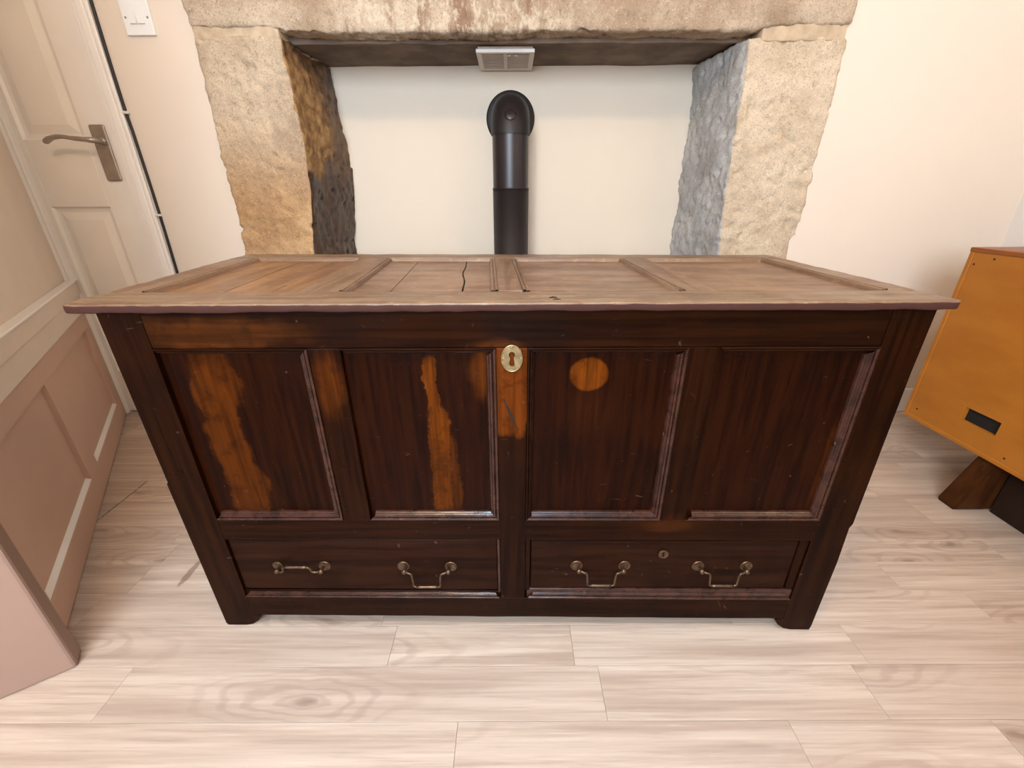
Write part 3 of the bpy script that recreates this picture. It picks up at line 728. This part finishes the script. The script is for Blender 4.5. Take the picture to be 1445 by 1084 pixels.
# lid
LZ0, LZ1 = .7305, .745
def lm(p):
    v = p.y   # v 0..1 front to back
    t = (p.x + .68) / 1.36
    X = p.x + v * (-.052 + .048 * t)
    Y = .636 + v * (.600 - .068 * t)
    return Vector((X, Y, p.z + .0012 * noise.noise(Vector((p.x * 3, v * 2, 5)))))
lid = empty('lid', (0, .9, .73), parent=ch)
def lpart(name, bm, mat, smooth=False): return obj(name, bm, mat, lid, smooth=smooth)
def lbox(x0, x1, v0, v1, z0=LZ0, z1=LZ1, n=(4, 10, 1), r=.003, amp=.0010, seed=0, ry=None):
    # build in metric y then convert to v, so that the rounding stays round
    def mf(p): return lm(Vector((p.x, (p.y - .636) / .57, p.z)))
    return sbox(x0, x1, .636 + v0 * .57, .636 + v1 * .57, z0, z1, n=n, r=r, amp=amp, fr=22, seed=seed, mapf=mf)
lpart('front_rail', lbox(-.682, .682, 0, .152, n=(170, 6, 2), r=.006, amp=.0016), M_lid_h, True)
lpart('back_rail', lbox(-.682, .682, .858, 1, n=(100, 6, 1), r=.004), M_lid_h, True)
lpart('end_stile', lbox(-.682, -.621, .152, .858, n=(4, 60, 1)), M_lid_v); lpart('end_stile', lbox(.633, .682, .152, .858, n=(4, 60, 1)), M_lid_v)
LM = [(-.357, -.286), (-.0185, .024), (.296, .352)]
for x0, x1 in LM: lpart('lid_muntin', lbox(x0, x1, .152, .858, n=(4, 60, 1), r=.002, seed=x0 * 30), M_lid_v)
PZ0, PZ1 = .733, .7385
def board(name, xl, xr, mat, v0=.145, v1=.865, n=26):
    bm = bmesh.new(); rows = []
    for k in range(n + 1):
        v = v0 + (v1 - v0) * k / n; a, b = xl(v), xr(v); row = []
        for x, z in ((a, PZ0), (a, PZ1 - .0006), (a + .0008, PZ1), ((a + b) / 2, PZ1 - .0006), (b - .0008, PZ1), (b, PZ1 - .0006), (b, PZ0)): row.append(bm.verts.new(lm(Vector((x, v, z)))))
        rows.append(row)
    for A_, B_ in zip(rows, rows[1:]):
        for i in range(7): bm.faces.new((A_[i], A_[(i + 1) % 7], B_[(i + 1) % 7], B_[i]))
    bm.faces.new(rows[0]); bm.faces.new(rows[-1][::-1])
    return lpart(name, bm, mat)
K = lambda c: (lambda v: c)
board('lid_panel', K(-.625), K(-.50), M_lid_p1); board('lid_panel', K(-.4985), K(-.415), M_lid_p1); board('lid_panel', K(-.414), K(-.353), M_lid_p1)
crk = lambda v: -.080 - .008 * v + .003 * math.sin(v * 8) + .0015 * math.sin(v * 21)
board('lid_panel', K(-.290), K(-.2065), M_lid_p); board('lid_panel', K(-.2055), lambda v: crk(v) - .0003 - .0018 * (1 - v), M_lid_p); board('lid_panel', lambda v: crk(v) + .0013, K(-.014), M_lid_p)
board('lid_panel', K(.020), K(.300), M_lid_p); board('lid_panel', K(.348), K(.637), M_lid_p)
lpart('lid_backing', lbox(-.62, .63, .16, .85, .7308, .7325, n=(2, 2, 1), r=.0003, amp=0), M_dark)
LP = [(a * 1.0, h) for a, h in [(0, .0005), (0, -.0010), (.0012, -.0018), (.004, -.0018), (.0056, .0012), (.007, -.0004), (.0105, -.0004), (.012, .0025), (.0135, .0066)]]
def lid_mould(x, v0, v1, s):
    bm = bmesh.new(); rings = []
    for k in range(31):
        v = v0 + (v1 - v0) * k / 30
        rings.append([bm.verts.new(lm(Vector((x + s * a, v, LZ1 - h)))) for a, h in LP])
    for A_, B_ in zip(rings, rings[1:]):
        for i in range(len(LP) - 1): bm.faces.new((A_[i], A_[i + 1], B_[i + 1], B_[i]))
    return bm
for x, s in ((-.621, 1), (-.286, 1), (-.0185, -1), (.024, 1), (.296, -1), (.633, -1)):
    lpart('lid_moulding', lid_mould(x, .152, .858, s), M_lid_v)
def lid_mould_b(x0, x1):
    bm = bmesh.new(); rings = []
    for k in range(21):
        x = x0 + (x1 - x0) * k / 20
        rings.append([bm.verts.new(lm(Vector((x, .858 - a / .57, LZ1 - h)))) for a, h in LP])
    for A_, B_ in zip(rings, rings[1:]):
        for i in range(len(LP) - 1): bm.faces.new((A_[i], A_[i + 1], B_[i + 1], B_[i]))
    return bm
for x0, x1 in ((-.621, -.357), (-.286, -.0185), (.024, .296), (.352, .633)): lpart('lid_moulding', lid_mould_b(x0, x1), M_lid_h)
for (x, v) in ((.066, .055), (.070, .030)):   # two short dark scars in the lid's front rail
    bm = bmesh.new(); p = lm(Vector((x, v, LZ1 + .0004))); tube(bm, [p + Vector((-.006, -.002, 0)), p, p + Vector((.007, .001, 0))], [.0008, .0018, .0006], 6)
    lpart('scar', bm, M_dark)

# ------------------------------------------------------------------ orange cabinet on the right
CX, CY0, CY1, CZ0, CZ1 = 1.400, -.30, 1.348, .170, .742  # unseen near end drawn out longer to deepen the shade underneath
cab = empty('cabinet', (1.62, .95, 0), 'orange-brown wooden cabinet on splayed legs with a dark cable slot, right of the chest', 'cabinet')
bm = bmesh.new()
# side board with a cable slot: built as plate in yz
o_ = [(CY0, CZ0 + .012), (CY1, CZ0 + .012), (CY1, CZ1 - .012), (CY0, CZ1 - .012)]
sy0, sy1, sz0, sz1 = 1.066, 1.168, .246, .289
i_ = [(sy0, sz0), (sy1, sz0), (sy1, sz1), (sy0, sz1)]
b2 = plate(o_, i_, 0, 1)
for v in b2.verts:
    a, y, z = v.co; v.co = Vector((CX + .002 + y * .012, a, z))
sp = obj('side_panel', b2, M_cab, cab)
obj('cabinet_slot', bx(CX + .013, CX + .05, sy0 - .01, sy1 + .01, sz0 - .01, sz1 + .01), M_dark, cab)
obj('top', bx(CX - .001, RX - .03, CY0 - .005, CY1 + .003, CZ1 - .013, CZ1, bev=.003, seg=2), M_cabtop, cab)
obj('bottom_board', bx(CX, RX - .03, CY0, CY1, CZ0, CZ0 + .013, bev=.0015), M_cab, cab)
obj('back_edge', bx(CX, RX - .03, CY1 - .012, CY1 + .001, CZ0 + .013, CZ1 - .013, bev=.001), M_cab, cab)
obj('front_edge', bx(CX, RX - .03, CY0, CY0 + .012, CZ0 + .013, CZ1 - .013, bev=.001), M_cab, cab)
obj('far_side', bx(RX - .045, RX - .031, CY0 + .012, CY1 - .012, CZ0 + .013, CZ1 - .013), M_cab, cab)
for y, z in ((1.274, .716), (1.325, .695), (1.335, .57), (1.31, .21), (1.02, .20)):
    bm = bmesh.new(); lathe(bm, [(0, .0006), (.0028, .0006), (.0036, -.0015)], (CX + .002, y, z), (-1, 0, 0), 12); obj('screw', bm, M_dark, cab)
def leg(y):
    bm = poly_extrude([(1.352, 0), (1.420, CZ0), (1.850, CZ0), (1.865, 0), (1.80, 0), (1.76, .07), (1.50, .07), (1.46, 0)], y - .030, y + .030)
    bmesh.ops.bevel(bm, geom=bm.edges[:], offset=.006, segments=2, affect='EDGES'); return bm
for y in (1.065, -.12): obj('leg', leg(y), M_cableg, cab)
obj('under_cabinet_shade_block', bx(1.458, 1.80, -.085, 1.03, .001, CZ0, bev=.002), M_shade_block, cab)  # added dark block, stands in for the black shade under the cabinet
